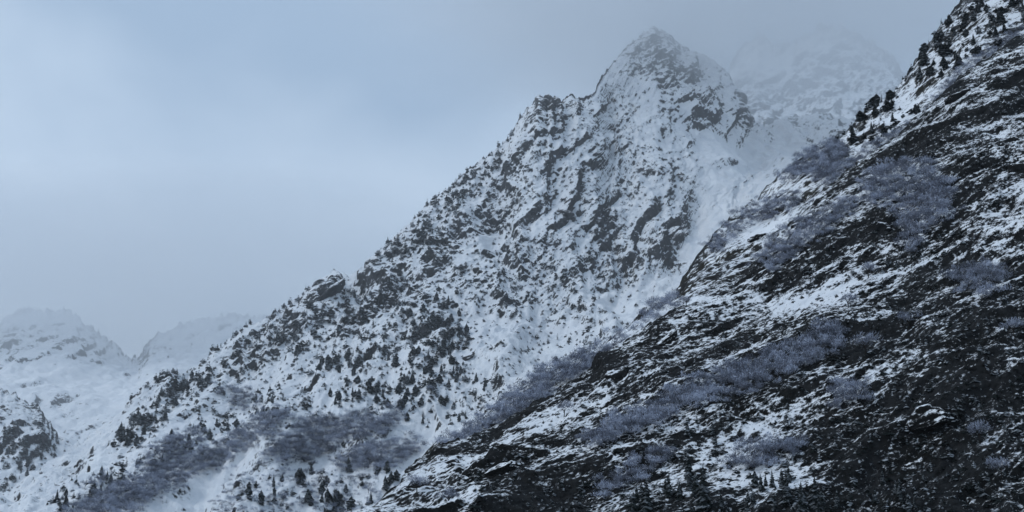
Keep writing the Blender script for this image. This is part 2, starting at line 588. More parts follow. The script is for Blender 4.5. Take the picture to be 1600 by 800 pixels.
BASIN_BLOBS = [(160, 575, 50, 16, -25, 0.5), (240, 555, 26, 20, 60, 0.7), (30, 520, 40, 14, 0, 0.4), (25, 555, 20, 12, -40, 0.5),
               (100, 600, 60, 12, 0, -0.6), (180, 620, 80, 30, -20, -0.9), (260, 600, 50, 20, 30, -0.6), (350, 510, 20, 10, 0, 0.5)]

mountain('near_slope', NEAR_CREST, [NEAR_LOW, NEAR_BASE], 840, [455, 24],
         [(30, 14), (160, 60), (420, 330)], near_e1, near_e3,
         [('fbm', 150, 12, 1.6), ('saw', 74, 6.0, 2.5), ('ridge', 50, 3.6, 1.8), ('saw', 26, 2.4, 3.0), ('saw', 10, 1.4, 3.0),
          ('ridge', 7, 1.0, 1.8), ('saw', 4.4, 0.9, 3.0), ('ridge', 2.8, 0.7, 1.3)],
         0.75, 0.55, M_NEAR, NEAR_BLOBS, 1, 'steep dark rocky slope streaked with snow in the foreground', near_cover, 0.5, 3, 4, (0.75, 0.6), -0.05)

MIDN = np.array(MID_CREST)
nc = np.array(NEAR_CREST)
mid_g = [(x, np.interp(x, nc[:, 0], nc[:, 1]) + 10, np.interp(x, nc[:, 0], nc[:, 2]) + 24) for x in np.linspace(530, 1960, 60)]
mid_b = [(x, np.interp(x, nc[:, 0], nc[:, 1]) + 160, np.interp(x, nc[:, 0], nc[:, 2]) + 10) for x in np.linspace(530, 1960, 60)]
mountain('wooded_shelf', MID_CREST, [mid_g, mid_b], 640, [150, 16],
         [(30, 16), (160, 110), (300, 420)], near_e1, near_e3,
         [('fbm', 110, 6, 1.5), ('ridge', 46, 4.0, 1.8), ('saw', 18, 2.2, 3.0), ('ridge', 12, 1.5, 2.0), ('saw', 6, 0.8, 3.0),
          ('fbm', 4, 0.5, 1.5)],
         0.72, 0.42, M_MID, [(1430, 160, 30, 16, 20, -0.8), (1230, 300, 60, 10, 40, -0.4), (1400, 195, 40, 10, 20, -0.7),
                             (1200, 350, 40, 12, 20, -0.7), (1480, 90, 50, 50, 0, -0.25)],
         200, 'snowy shelf with frosted woods behind the dark slope', None, 0.5, 4, 4)

mountain('mountain', MAIN_CREST, [MAIN_MID, MAIN_LOW, MAIN_BASE], 980, [290, 110, 12],
         [(16, 26), (160, 190), (500, 600)], main_e1, main_e3,
         [('fbm', 330, 34, 1.3), ('rib', 130, 24, 4.0), ('rib', 52, 8.5, 4.0), ('saw', 46, 4.2, 2.6), ('rib', 22, 3.6, 3.0),
          ('saw', 15, 1.5, 2.2), ('ridge', 11, 2.2, 1.3), ('ridge', 5.5, 1.1, 1.2)],
         0.33, 0.50, M_MAIN, MAIN_BLOBS, 400, 'tall snowy rock mountain with a jagged ridge', lambda px, py: 0.45 + 0 * px, 0.12, 8, 7)

mountain('snowy_spur', SPUR_CREST, [SPUR_LOW, SPUR_BASE], 340, [170, 16],
         [(30, 20), (200, 160), (400, 420)], main_e1, main_e3,
         [('fbm', 180, 20, 1.3), ('ridge', 70, 9, 1.6), ('saw', 36, 4.0, 2.4), ('ridge', 22, 3.0, 2.0), ('saw', 12, 1.5, 2.4),
          ('ridge', 8, 0.9, 1.6)],
         0.62, 0.5, M_MAIN, [(30, 690, 60, 20, 20, 0.25), (120, 690, 30, 20, 0, -0.6), (150, 740, 40, 14, 10, -0.5)], 600,
         'low rocky snow covered spur at the foot of the basin', lambda px, py: 0.25 + 0 * px, 0.3, 8, 9)

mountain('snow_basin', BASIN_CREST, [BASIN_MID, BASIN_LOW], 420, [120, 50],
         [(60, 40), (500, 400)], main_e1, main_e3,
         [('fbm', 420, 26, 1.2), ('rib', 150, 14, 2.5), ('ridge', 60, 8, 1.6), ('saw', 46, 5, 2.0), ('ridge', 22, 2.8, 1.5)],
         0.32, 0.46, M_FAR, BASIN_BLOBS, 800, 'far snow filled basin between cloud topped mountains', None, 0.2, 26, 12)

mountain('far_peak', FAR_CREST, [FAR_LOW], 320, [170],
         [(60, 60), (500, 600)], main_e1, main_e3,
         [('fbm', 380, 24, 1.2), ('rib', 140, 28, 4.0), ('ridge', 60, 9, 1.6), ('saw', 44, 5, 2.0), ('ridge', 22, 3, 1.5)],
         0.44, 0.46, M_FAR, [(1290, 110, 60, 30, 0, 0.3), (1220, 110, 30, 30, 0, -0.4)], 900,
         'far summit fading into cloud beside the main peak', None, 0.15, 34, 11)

# ground: snow covered valley floor out to the horizon
mg, tg, bsg, _ = new_mat('valley_snow')
n_ = nd(tg, 'ShaderNodeTexNoise', i_Scale=0.02, i_Detail=6.0)
gg = nd(tg, 'ShaderNodeNewGeometry')
tg.links.new(gg.outputs['Position'], n_.inputs['Vector'])
r_ = nd(tg, 'ShaderNodeValToRGB')
r_.color_ramp.elements[0].position = 0.4
r_.color_ramp.elements[0].color = (0.10, 0.095, 0.085, 1)
r_.color_ramp.elements[1].position = 0.55
r_.color_ramp.elements[1].color = (0.7, 0.71, 0.73, 1)
tg.links.new(n_.outputs[0], r_.inputs[0])
tg.links.new(r_.outputs[0], bsg.inputs['Base Color'])
bsg.inputs['Roughness'].default_value = 0.9
gx = np.linspace(-40000, 40000, 41)
GX, GY = np.meshgrid(gx, gx)
GV = np.stack([GX.ravel(), GY.ravel(), np.full(GX.size, -1.7)], 1)
ii = (np.arange(40)[:, None] * 41 + np.arange(40)[None, :]).reshape(-1)
ob('ground', mesh_np('ground', GV, np.stack([ii, ii + 1, ii + 42, ii + 41], 1)), mg, label='snowy valley floor', kind='structure')

# ------------------------------------------------------------------ where things stand
CELL = 2.0
IX0, IY0, IW, IH = -200, -120, 1050, 520          # px -200..1900, py -120..920
ZBUF = np.full((IH, IW), 1e9)
for s in SURF.values():
    ci = np.floor((s['px'] - IX0) / CELL).astype(int)
    ri = np.floor((s['py'] - IY0) / CELL).astype(int)
    g = s['ok'] & (ci >= 0) & (ci < IW) & (ri >= 0) & (ri < IH)
    idx = np.nonzero(g)[0]
    idx = idx[np.argsort(-s['V'][idx, 1])]
    im = np.full((IH, IW), -1, np.int64)
    im[ri[idx], ci[idx]] = idx                     # nearest is written last
    s['im'] = im
    dep = np.where(im >= 0, s['V'][np.maximum(im, 0), 1], 1e9)
    ZBUF = np.minimum(ZBUF, dep)


def stand(surf, px, py, tol=1.03):
    """the spot of a surface seen at a pixel: (point, normal, in plain view)"""
    s = SURF[surf]
    c, r = int((px - IX0) / CELL), int((py - IY0) / CELL)
    if not (0 <= c < IW and 0 <= r < IH):
        return None
    for dr in (0, 1, -1, 2, 3, 4, 6, 8, 10, 13):
        if 0 <= r + dr < IH:
            i = s['im'][r + dr, c]
            if i >= 0:
                v = s['V'][i]
                return v, s['N'][i], v[1] <= ZBUF[r + dr, c] * tol
    return None


def in_poly(poly, n, rng):
    poly = np.array(poly, float)
    lo, hi = poly.min(0), poly.max(0)
    out = []
    while len(out) < n:
        q = lo + (hi - lo) * rng.random((max(64, 3 * n), 2))
        x, y = q[:, 0], q[:, 1]
        ins = np.zeros(len(q), bool)
        j = len(poly) - 1
        for k in range(len(poly)):
            xi, yi = poly[k]
            xj, yj = poly[j]
            cond = ((yi > y) != (yj > y)) & (x < (xj - xi) * (y - yi) / (yj - yi + 1e-9) + xi)
            ins ^= cond
            j = k
        out += list(q[ins])
    return out[:n]


def area(poly):
    p = np.array(poly, float)
    return 0.5 * abs(np.dot(p[:, 0], np.roll(p[:, 1], 1)) - np.dot(p[:, 1], np.roll(p[:, 0], 1)))


# ------------------------------------------------------------------ rock outcrops standing proud of the slopes
def outcrop(surf, px, py, wpx, hpx, ang, mat, label, seed, e1, e3, cat='rock', name='rock_outcrop', snow=0.0, sink=0.55):
    st = stand(surf, px, py)
    if st is None:
        return
    p, nrm = st[0], st[1]
    m_px = p[1] / FOC * 1.03
    a, b = wpx * m_px / 2, hpx * m_px / 2
    n, m = 44, 60
    th_ = np.pi * np.arange(n + 1) / n
    ph = 2 * np.pi * np.arange(m) / m
    TH, PH = np.meshgrid(th_, ph, indexing='ij')
    U = np.stack([np.cos(TH), np.sin(TH) * np.cos(PH), np.sin(TH) * np.sin(PH)], -1).reshape(-1, 3)
    U = np.sign(U) * np.abs(U) ** 0.75                       # blocky
    L = U * np.array([a, (a + b) * 0.55, b])
    sc = max(b, 1.0)
    rg = np.random.default_rng(seed)
    for k in range(13):                                       # broken off along flat planes
        pl = rg.normal(size=3)
        pl /= np.linalg.norm(pl)
        ext = (L @ pl).max() * rg.uniform(0.5, 0.85)
        L = L - np.maximum(L @ pl - ext, 0)[:, None] * pl
    L = L * (1 + 0.22 * fbm(U * 1.8 + seed, 4, 0.65, seed, True))[:, None]
    c, s = math.cos(R(ang)), math.sin(R(ang))
    W = np.stack([L[:, 0] * c - L[:, 2] * s, L[:, 1], L[:, 0] * s + L[:, 2] * c], 1)
    e3n = np.array(e3) / np.linalg.norm(e3)
    w = (W @ e3n) / (0.55 * sc) + 0.6 * fbm(W / (1.5 * sc), 2, 0.5, seed + 2)
    W = W + (W / np.maximum(np.linalg.norm(W, axis=1), 1e-6)[:, None]) * ((saw(w) - 0.5) * 0.14 * sc)[:, None]
    i = np.arange(n)[:, None] * m + np.arange(m)[None, :]
    j = np.arange(n)[:, None] * m + ((np.arange(m) + 1) % m)[None, :]
    F = np.stack([i, i + m, j + m, j], -1).reshape(-1, 4)
    fn = np.cross(W[F[:, 2]] - W[F[:, 0]], W[F[:, 3]] - W[F[:, 1]])
    if (fn * W[F].mean(1)).sum() < 0:
        F = F[:, ::-1]
        fn = -fn
    vn = np.zeros_like(W)
    for k in range(4):
        np.add.at(vn, F[:, k], fn)
    vn /= np.maximum(np.linalg.norm(vn, axis=1), 1e-9)[:, None]
    sn = np.clip(0.2 + snow + (vn[:, 2] - 0.62) / 0.4 + 0.5 * fbm((W + p) / (0.6 * sc), 3, 0.6, seed), -.6, 1.6)
    o = ob(name, mesh_np(name, W, F, {'snow': sn}), mat, label=label, cat=cat)
    o.location = p - nrm * b * sink
    return o


OUTCROPS = [
    ('near_slope', 1385, 358, 74, 34, 12, 'dark overhanging rock hump below the large round frosted grove'),
    ('near_slope', 1497, 152, 54, 20, 22, 'dark rock bluff high on the slope near its upper edge'),
    ('near_slope', 952, 584, 34, 32, 45, 'black blocky rock beside the shelf woods'),
    ('near_slope', 1042, 530, 58, 18, 42, 'long dark rock rib below the white snow patch'),
    ('near_slope', 785, 738, 58, 30, 14, 'black rock face at the lower left of the dark slope'),
    ('near_slope', 1185, 432, 52, 14, 42, 'dark jutting rock edge in the middle of the slope'),
    ('near_slope', 1440, 648, 110, 34, 10, 'broad black bluff low on the dark slope'),
    ('near_slope', 1545, 575, 60, 60, 15, 'tall black rock face near the right edge'),
    ('near_slope', 1592, 268, 40, 60, 70, 'dark rock wall cut by the right edge'),
    ('near_slope', 1290, 418, 60, 14, 28, 'low dark rock step above the streaked snow'),
    ('near_slope', 640, 760, 50, 18, 42, 'dark rock rib at the lowest left end of the slope'),
    ('wooded_shelf', 1214, 306, 26, 14, 30, 'small dark outcrop on the snow of the shelf edge'),
    ('wooded_shelf', 1186, 368, 34, 12, 10, 'flat dark outcrop on the snow beside the frosted scrub'),
    ('mountain', 522, 452, 64, 13, 48, 'dark slanting crag on the long ridge'),
    ('mountain', 846, 161, 7, 13, 10, 'left of the two rock horns on the sharp shoulder'),
    ('mountain', 868, 163, 8, 12, -14, 'right of the two rock horns on the sharp shoulder'),
    ('mountain', 786, 343, 16, 12, 45, 'small dark rock nose on the upper mountain face'),
    ('mountain', 886, 330, 34, 9, -22, 'dark wedge of rock under a snow ledge on the face'),
    ('mountain', 764, 340, 14, 26, -30, 'dark rock slab left of the bright upper face'),
    ('mountain', 728, 557, 34, 6, 26, 'low broken rock band crossing the snow gully foot'),
    ('snowy_spur', 53, 632, 18, 15, 10, 'square brown boulder on top of the left spur'),
    ('snow_basin', 143, 666, 9, 5, 0, 'tiny lone boulder on the white floor of the basin'),
]
for k, (sf, px, py, w, h, a, lab) in enumerate(OUTCROPS):
    nr_ = sf in ('near_slope', 'wooded_shelf')
    outcrop(sf, px, py, w, h, a, M_NEAR if nr_ else M_MAIN, lab, 900 + 7 * k, near_e1 if nr_ else main_e1, near_e3 if nr_ else main_e3)

# ------------------------------------------------------------------ vegetation materials
def plant_mat(name, dark, light, scale, attr=True, rough=0.85):
    m, t, bs, out = new_mat(name)
    L = t.links.new
    geo = nd(t, 'ShaderNodeNewGeometry')
    n = nd(t, 'ShaderNodeTexNoise', i_Scale=scale, i_Detail=4.0, i_Roughness=0.6)
    L(geo.outputs['Position'], n.inputs['Vector'])
    a = nd(t, 'ShaderNodeAttribute', attribute_name='frost_shade')
    ad = nd(t, 'ShaderNodeMath', operation='MULTIPLY_ADD')
    L(n.outputs[0], ad.inputs[0])
    ad.inputs[1].default_value = 0.9
    L(a.outputs['Fac'], ad.inputs[2])
    mr = nd(t, 'ShaderNodeMapRange', interpolation_type='SMOOTHSTEP')
    mr.inputs['From Min'].default_value = 0.45
    mr.inputs['From Max'].default_value = 1.15
    L(ad.outputs[0], mr.inputs['Value'])
    mc = nd(t, 'ShaderNodeMix', data_type='RGBA')
    L(mr.outputs[0], mc.inputs['Factor'])
    mc.inputs['A'].default_value = (*dark, 1)
    mc.inputs['B'].default_value = (*light, 1)
    L(mc.outputs['Result'], bs.inputs['Base Color'])
    bs.inputs['Roughness'].default_value = rough
    bs.inputs['Specular IOR Level'].default_value = 0.1
    return m


M_TWIG = plant_mat('frosted_twigs', (0.10, 0.108, 0.135), (0.44, 0.48, 0.58), 0.05)
M_NEEDLE = plant_mat('conifer_needles', (0.010, 0.014, 0.013), (0.42, 0.45, 0.48), 0.6)
M_BARK = plant_mat('dark_bark', (0.020, 0.017, 0.015), (0.06, 0.055, 0.05), 0.9)


# ------------------------------------------------------------------ plant shapes (height 1, foot at the origin)
def cone_trunk(h, r0, r1, sides=6, bend=0.02, seed=0):
    rg = np.random.default_rng(seed)
    V, F = [], []
    L = 4
    for k in range(L + 1):
        t = k / L
        r = r0 + (r1 - r0) * t
        cx, cy = bend * math.sin(3 * t + seed), bend * math.cos(2 * t + seed)
        for j in range(sides):
            a = 2 * math.pi * j / sides
            V.append((cx + r * math.cos(a), cy + r * math.sin(a), -0.06 + (h + 0.06) * t))
    for k in range(L):
        for j in range(sides):
            a, b = k * sides + j, k * sides + (j + 1) % sides
            F += [(a, b, b + sides), (a, b + sides, a + sides)]
    return np.array(V), np.array(F)


def conifer_crown(seed, width, tiers, per, bushy=False):
    """drooping branch sprays in rings that shorten towards the tip"""
    rg = np.random.default_rng(seed)
    V, F, A = [], [], []
    side = rg.uniform(0, 6.28)
    for k in range(tiers):
        t = (k + 0.3 * rg.random()) / tiers
        z = 0.08 + 0.92 * t
        prof = (1 - t) ** 0.75 * (0.75 + 0.5 * rg.random()) + 0.03
        if bushy:                                    # wind-beaten mountain pine: rounded, lopsided
            prof = math.sin(math.pi * min(1, t * 0.86 + 0.13)) ** 0.7 * (0.65 + 0.6 * rg.random()) + 0.03
        n = max(3, int(per * (0.5 + 0.6 * (1 - t))))
        for j in range(n):
            a = 6.283 * (j + rg.random() * 0.8) / n + k
            if rg.random() < 0.10:
                continue
            r = width * prof * rg.uniform(0.6, 1.15) * (1 + 0.2 * math.cos(a - side))
            w = r * rg.uniform(0.35, 0.6) + 0.015
            dz = -r * rg.uniform(0.25, 0.7)
            c, s = math.cos(a), math.sin(a)
            b = len(V)
            up = 0.05 * (1 - t) + 0.02
            V += [(0, 0, z + up), (c * r * .55 - s * w, s * r * .55 + c * w, z + dz * .45),
                  (c * r, s * r, z + dz), (c * r * .55 + s * w, s * r * .55 - c * w, z + dz * .45),
                  (c * r * .4, s * r * .4, z + dz * .9 - 0.02)]
            F += [(b, b + 1, b + 2), (b, b + 2, b + 3), (b + 1, b + 4, b + 2), (b + 2, b + 4, b + 3)]
            f = rg.uniform(-0.12, 0.30)
            A += [f + 0.1, f, f + 0.12, f, -0.4]
    b = len(V)
    V += [(0, 0, 1.04), (0.02, 0, .9), (-.012, .018, .9), (-.012, -.018, .9)]
    F += [(b, b + 1, b + 2), (b, b + 2, b + 3), (b, b + 3, b + 1)]
    A += [0.1] * 4
    return np.array(V, float), np.array(F), np.array(A, float)


def twig_crown(seed, n, spread, flat, wid):
    """bare frosted crown: slivers of twigs fanning out of a dome"""
    rg = np.random.default_rng(seed)
    V, F, A = [], [], []
    lobes = [(rg.uniform(-.6, .6) * spread, rg.uniform(-.6, .6) * spread, rg.uniform(.45, .72), rg.uniform(.28, .42)) for _ in range(6)]
    for k in range(n):
        lx, ly, lz, lr = lobes[rg.integers(6)]
        d = rg.normal(size=3)
        d[2] = abs(d[2]) * 1.1 - 0.25
        d /= np.linalg.norm(d)
        q = rg.random() ** 0.4
        c = np.array([lx, ly, lz * flat + 0.08])
        p = c + d * lr * q * np.array([1, 1, flat])
        dirv = d * 0.8 + np.array([0, 0, 0.25]) + rg.normal(size=3) * 0.5
        dirv /= np.linalg.norm(dirv)
        sd = np.cross(dirv, rg.normal(size=3))
        sd /= np.linalg.norm(sd)
        ln = rg.uniform(.05, .115)
        w = wid * rg.uniform(.5, 1.3)
        b = len(V)
        V += [p - dirv * ln - sd * w, p - dirv * ln + sd * w, p + dirv * ln]
        F.append((b, b + 1, b + 2))
        f = rg.uniform(-0.05, 0.35) + 0.5 * (p[2] - 0.45)  # less frost low down also paints shade into the crown's base
        A += [f - .15, f - .15, f + .25]
    return np.array(V, float), np.array(F), np.array(A, float)


def limbs(seed, spread):
    """trunk splitting into a few limbs"""
    rg = np.random.default_rng(seed)
    V, F = cone_trunk(0.5, 0.035, 0.02, 5, 0.02, seed)
    V, F = [V], [F]
    for k in range(5):
        a = 6.283 * (k + rg.random() * .6) / 5
        v, f = cone_trunk(0.5, 0.018, 0.004, 4, 0.01, seed + k)
        tilt = rg.uniform(.4, .8)
        c, s = math.cos(tilt), math.sin(tilt)
        v = np.stack([v[:, 0] * c + v[:, 2] * s, v[:, 1], -v[:, 0] * s + v[:, 2] * c], 1)
        c, s = math.cos(a), math.sin(a)
        v = np.stack([v[:, 0] * c - v[:, 1] * s, v[:, 0] * s + v[:, 1] * c, v[:, 2] + .35], 1)
        F.append(f + sum(len(q) for q in V))
        V.append(v)
    return np.concatenate(V), np.concatenate(F)


def mesh_of(name, v, f, a=None):
    return mesh_np(name, v, f, {'frost_shade': a if a is not None else np.zeros(len(v))})


CON = [conifer_crown(50 + k, w, 15, 9, k % 2 == 1) for k, w in enumerate((.24, .30, .32, .36, .27, .33))]
CON_LO = [conifer_crown(70 + k, w, 6, 5, k % 2 == 1) for k, w in enumerate((.26, .36, .40, .44, .32, .50))]
CON_ME = [mesh_of('conifer_crown', *c) for c in CON]
CON_TR = [mesh_of('conifer_trunk', *cone_trunk(.9, .022, .004, 5, .01, k)) for k in range(2)]
TWIG = [twig_crown(90 + k, 420, .7, .95, .014) for k in range(4)]
TWIG_ME = [mesh_of('frosted_crown', *c) for c in TWIG]
TWIG_TR = [mesh_of('frosted_trunk', *limbs(30 + k, .6)) for k in range(4)]
TWIG_LO = [twig_crown(120 + k, 150, .75, .95, .022) for k in range(6)]
for m_ in CON_ME:
    m_.materials.append(M_NEEDLE)
for m_ in CON_TR + TWIG_TR:
    m_.materials.append(M_BARK)
for m_ in TWIG_ME:
    m_.materials.append(M_TWIG)


def tree(name, crown_me, trunk_me, p, h, rz, label, cat, group=None, sx=1.0):
    e = bpy.data.objects.new(name, None)
    COL.objects.link(e)
    e.empty_display_size = 1
    e.location = p
    e.rotation_euler = (0, 0, rz)
    e.scale = (h * sx, h * sx, h)
    tag(e, label, cat, group)
    ob('trunk', trunk_me, None, e)
    ob('crown', crown_me, None, e)
    return e


# conifers: (surface, px-py area, how many, height range in metres, label, group)
CONIFERS = [
    ('near_slope', [(985, 800), (1000, 770), (1060, 755), (1130, 765), (1200, 750), (1290, 740), (1290, 815), (990, 830)], 30, (8, 13),
     'tall dark conifer below the near slope', 'tall dark conifers at the foot of the near slope'),
    ('near_slope', [(1290, 740), (1420, 730), (1560, 770), (1600, 815), (1290, 815)], 16, (5, 8),
     'black conifer in the lower right corner', 'conifers in the lower right corner'),
    ('near_slope', [(1060, 640), (1100, 620), (1170, 690), (1160, 730), (1080, 720)], 6, (5, 8),
     'dark conifer below the diagonal woods', 'conifers below the diagonal woods'),
    ('near_slope', [(1380, 400), (1450, 400), (1460, 470), (1390, 480)], 5, (4, 7),
     'small conifer below the round frosted grove', 'conifers below the round grove'),
    ('wooded_shelf', [(1340, 200), (1360, 150), (1400, 148), (1440, 165), (1440, 190), (1400, 205), (1370, 225), (1345, 228)], 34, (6, 10),
     'dark conifer on the white snow shelf', 'conifers on the white snow shelf'),
    ('wooded_shelf', [(1290, 225), (1335, 195), (1350, 225), (1320, 250)], 8, (5, 8),
     'conifer at the left shelf end', 'conifers at the left end of the snow shelf'),
    ('wooded_shelf', [(1425, 120), (1445, 80), (1490, 20), (1600, -30), (1620, 20), (1560, 70), (1500, 105), (1450, 140)], 62, (6, 12),
     'dark conifer on the upper right ridge', 'conifers on the upper right ridge'),
    ('mountain', [(330, 580), (420, 510), (480, 470), (500, 490), (440, 560), (350, 620)], 70, (7, 11),
     'small conifer left of the dark crag', 'conifers on the shoulder left of the dark crag'),
    ('mountain', [(180, 672), (245, 615), (330, 575), (340, 590), (270, 650), (215, 700), (175, 700)], 90, (7, 12),
     'small conifer low on the left ridge', 'conifers on the low left end of the ridge'),
    ('mountain', [(600, 395), (640, 352), (740, 266), (785, 235), (790, 250), (740, 310), (680, 360), (620, 420)], 110, (6, 11),
     'tiny conifer along the ridge skyline', 'conifers along the ridge skyline'),
    ('mountain', ['sky', 590, 815], 130, (6, 10), 'tiny conifer along the ridge skyline', 'conifers along the ridge skyline'),
    ('mountain', ['sky', 200, 500], 120, (6, 10), 'small conifer low on the left ridge', 'conifers on the low left end of the ridge'),
    ('wooded_shelf', ['sky', 1335, 1515], 46, (5, 9), 'dark conifer on the upper right ridge', 'conifers on the upper right ridge'),
    ('mountain', [(480, 480), (560, 440), (620, 420), (700, 460), (740, 520), (720, 600), (620, 640), (540, 640), (470, 600), (440, 540)], 330, (6, 12),
     'small conifer amid the mountain face', 'conifers over the mountain face'),
    ('mountain', [(660, 470), (720, 480), (735, 530), (700, 580), (660, 560)], 18, (8, 12),
     'conifer beside the narrow snow gully', 'conifers beside the snow gully'),
    ('mountain', [(640, 380), (720, 330), (800, 330), (830, 420), (800, 480), (720, 470)], 60, (5, 9),
     'tiny conifer on the upper face', 'conifers on the upper mountain face'),
    ('mountain', [(790, 380), (950, 360), (1000, 420), (960, 480), (800, 510)], 50, (5, 9),
     'tiny conifer on the broken cliffs', 'conifers on the broken cliffs'),
    ('mountain', [(620, 600), (700, 580), (780, 590), (760, 640), (690, 670), (630, 660)], 36, (6, 11),
     'small conifer on the snow apron', 'conifers on the snow apron'),
    ('mountain', [(800, 525), (900, 510), (960, 530), (900, 560), (820, 570)], 16, (6, 10),
     'small conifer beneath the cliffs', 'conifers on the snow strip beneath the cliffs'),
    ('mountain', [(330, 640), (440, 600), (480, 640), (400, 650), (340, 690), (230, 740), (200, 730)], 50, (6, 11),
     'dark conifer above the broad woods', 'conifers on the open snow above the woods'),
    ('mountain', [(360, 790), (420, 740), (600, 730), (640, 740), (590, 800)], 36, (8, 14),
     'conifer among bushes at the bottom', 'conifers at the bottom edge'),
    ('mountain', [(60, 800), (110, 750), (200, 720), (220, 760), (150, 800)], 36, (7, 12),
     'conifer at the long ridge foot', 'conifers at the foot of the long ridge'),
    ('snowy_spur', [(0, 660), (60, 660), (110, 700), (160, 730), (180, 770), (120, 800), (0, 800)], 170, (7, 13),
     'small conifer on the left spur', 'conifers on the low left spur'),
]
MARKED = [  # conifers that stand out: surface, px, py of the foot, height, label
    ('wooded_shelf', 1441, 84, 8.5, 'single round dark conifer leaning out on the skyline notch of the upper right ridge'),
    ('wooded_shelf', 1366, 166, 9.5, 'topmost dark conifer of the clump on the small snow shelf'),
    ('wooded_shelf', 1521, 68, 10.0, 'largest dark conifer in the middle of the upper right ridge'),
    ('near_slope', 1008, 806, 15.0, 'leftmost tall pointed conifer at the bottom edge under the dark slope'),
    ('near_slope', 1098, 792, 16.0, 'tallest pointed conifer at the bottom edge under the dark slope'),
    ('near_slope', 1075, 748, 11.0, 'dark slim conifer standing above the others at the foot of the slope'),
    ('mountain', 544, 735, 15.0, 'tall dark conifer rising from the frosted bushes near the bottom edge'),
    ('mountain', 484, 735, 12.0, 'dark conifer on a snow gap between the frosted woods and bushes'),
    ('mountain', 695, 530, 13.0, 'tallest conifer beside the narrow snow gully on the mountain face'),
]

def sky_pts(surf, x0, x1, n):
    """spots just below the skyline of a surface"""
    im = SURF[surf]['im']
    out = []
    for q in RNG.random(n):
        px_ = x0 + (x1 - x0) * q
        c = int((px_ - IX0) / CELL)
        top = np.nonzero(im[:, c] >= 0)[0]
        if len(top):
            out.append((px_, IY0 + CELL * (top[0] + 0.5 + RNG.integers(0, 4))))
    return np.array(out)


MORE = {'mountain': 3.4, 'snowy_spur': 3.4, 'near_slope': 2.2, 'wooded_shelf': 3.4}
n_ind = 0
rest = []
cand = []
for (sf, px, py, h, lab) in MARKED:
    st = stand(sf, px, py)
    if st is None:
        continue
    k = 2 * random.randrange(3) + (1 if 'round' in lab else 0)
    tree('conifer_tree', CON_ME[k], CON_TR[k % 2], st[0] - np.array([0, 0, .25]), h, random.uniform(0, 6.28), lab, 'conifer')
    n_ind += 1
for (sf, poly, n, hr, lab, grp) in CONIFERS:
    pts = np.array(in_poly(poly, int(n * MORE.get(sf, 1.0)), RNG)) if poly[0] != 'sky' else sky_pts(sf, poly[1], poly[2], n)
    dn = fbm(np.stack([pts[:, 0] / 34.0, pts[:, 1] / 34.0, 0 * pts[:, 0]], 1), 2, 0.6, 77)
    for q, dd in zip(pts, dn):
        if dd < RNG.normal() * 0.35 - 0.1:
            continue
        st = stand(sf, q[0], q[1])
        if st is None or not st[2] or q[1] > 812 or st[1][2] < 0.25:
            continue
        h = hr[0] * 0.62 + (hr[1] - hr[0] * 0.62) * random.random() ** 2.2
        vis = 0 <= q[0] < 1600 and 4 < q[1] < 806
        cand.append((h / st[0][1] * (1 if vis else 0.01), sf, st[0] - np.array([0, 0, .3]), h, lab, grp))
cand.sort(key=lambda c: -c[0])
ONES = ['', 'first', 'second', 'third', 'fourth', 'fifth', 'sixth', 'seventh', 'eighth', 'ninth', 'tenth', 'eleventh', 'twelfth',
        'thirteenth', 'fourteenth', 'fifteenth', 'sixteenth', 'seventeenth', 'eighteenth', 'nineteenth']
TENS = ['', '', 'twent', 'thirt', 'fort', 'fift', 'sixt', 'sevent', 'eight', 'ninet']


def ordinal(n):
    if n < 20:
        return ONES[n]
    return TENS[n // 10] + ('ieth' if n % 10 == 0 else 'y-' + ONES[n % 10])


picked = cand[:300 - n_ind]
zones = {}
for c in picked:
    px_, py_ = project(c[2][None, :])
    zones.setdefault(c[5], []).append((float(px_[0]), float(py_[0]), c))
LAB = {}
for g_, lst in zones.items():
    lst.sort(key=lambda q: q[1])
    parts_ = [('', lst)]
    if len(lst) > 24:                               # big crowds: upper and lower half
        h_ = len(lst) // 2
        parts_ = [('upper', lst[:h_]), ('lower', lst[h_:])]
    for w_, sub_ in parts_:
        for k, q in enumerate(sorted(sub_, key=lambda q: q[0])):
            LAB[id(q[2])] = '%s, %s from left among the %s ones' % (q[2][4], ordinal(k + 1), ('larger ' + w_).strip())
for k, c in enumerate(cand):
    sx = random.uniform(.85, 1.75)
    if k < len(picked):
        j = random.randrange(len(CON_ME)) if c[1] != 'near_slope' else 2 * random.randrange(3)
        sx = min(sx, 1.0) if c[1] == 'near_slope' else sx
        tree('conifer_tree', CON_ME[j], CON_TR[j % 2], c[2], c[3], random.uniform(0, 6.28), LAB[id(c)], 'conifer', c[5], sx * (.95 if c[1] != 'mountain' else .75))
    else:
        rest.append((c[2], c[3], sx))


def scatter_mesh(name, protos, items, mat, label):
    """many small plants as one mesh: items (point, height, width factor)"""
    Vs, Fs, As, off = [], [], [], 0
    for (p, h, sx) in items:
        v, f, a = protos[random.randrange(len(protos))]
        r = random.uniform(0, 6.28)
        c, s = math.cos(r), math.sin(r)
        w = np.stack([(v[:, 0] * c - v[:, 1] * s) * h * sx, (v[:, 0] * s + v[:, 1] * c) * h * sx, v[:, 2] * h], 1) + p
        Vs.append(w)
        Fs.append(f + off)
        As.append(a + random.uniform(-.28, .28))
        off += len(v)
    me = mesh_np(name, np.concatenate(Vs), np.concatenate(Fs), {'frost_shade': np.concatenate(As)})
    return ob(name, me, mat, label=label, kind='stuff')


if rest:
    o = scatter_mesh('conifer_scrub', CON_LO, rest, M_NEEDLE, 'sprinkle of the tiniest conifers over the snowy mountain face')
    o['category'] = 'conifers'

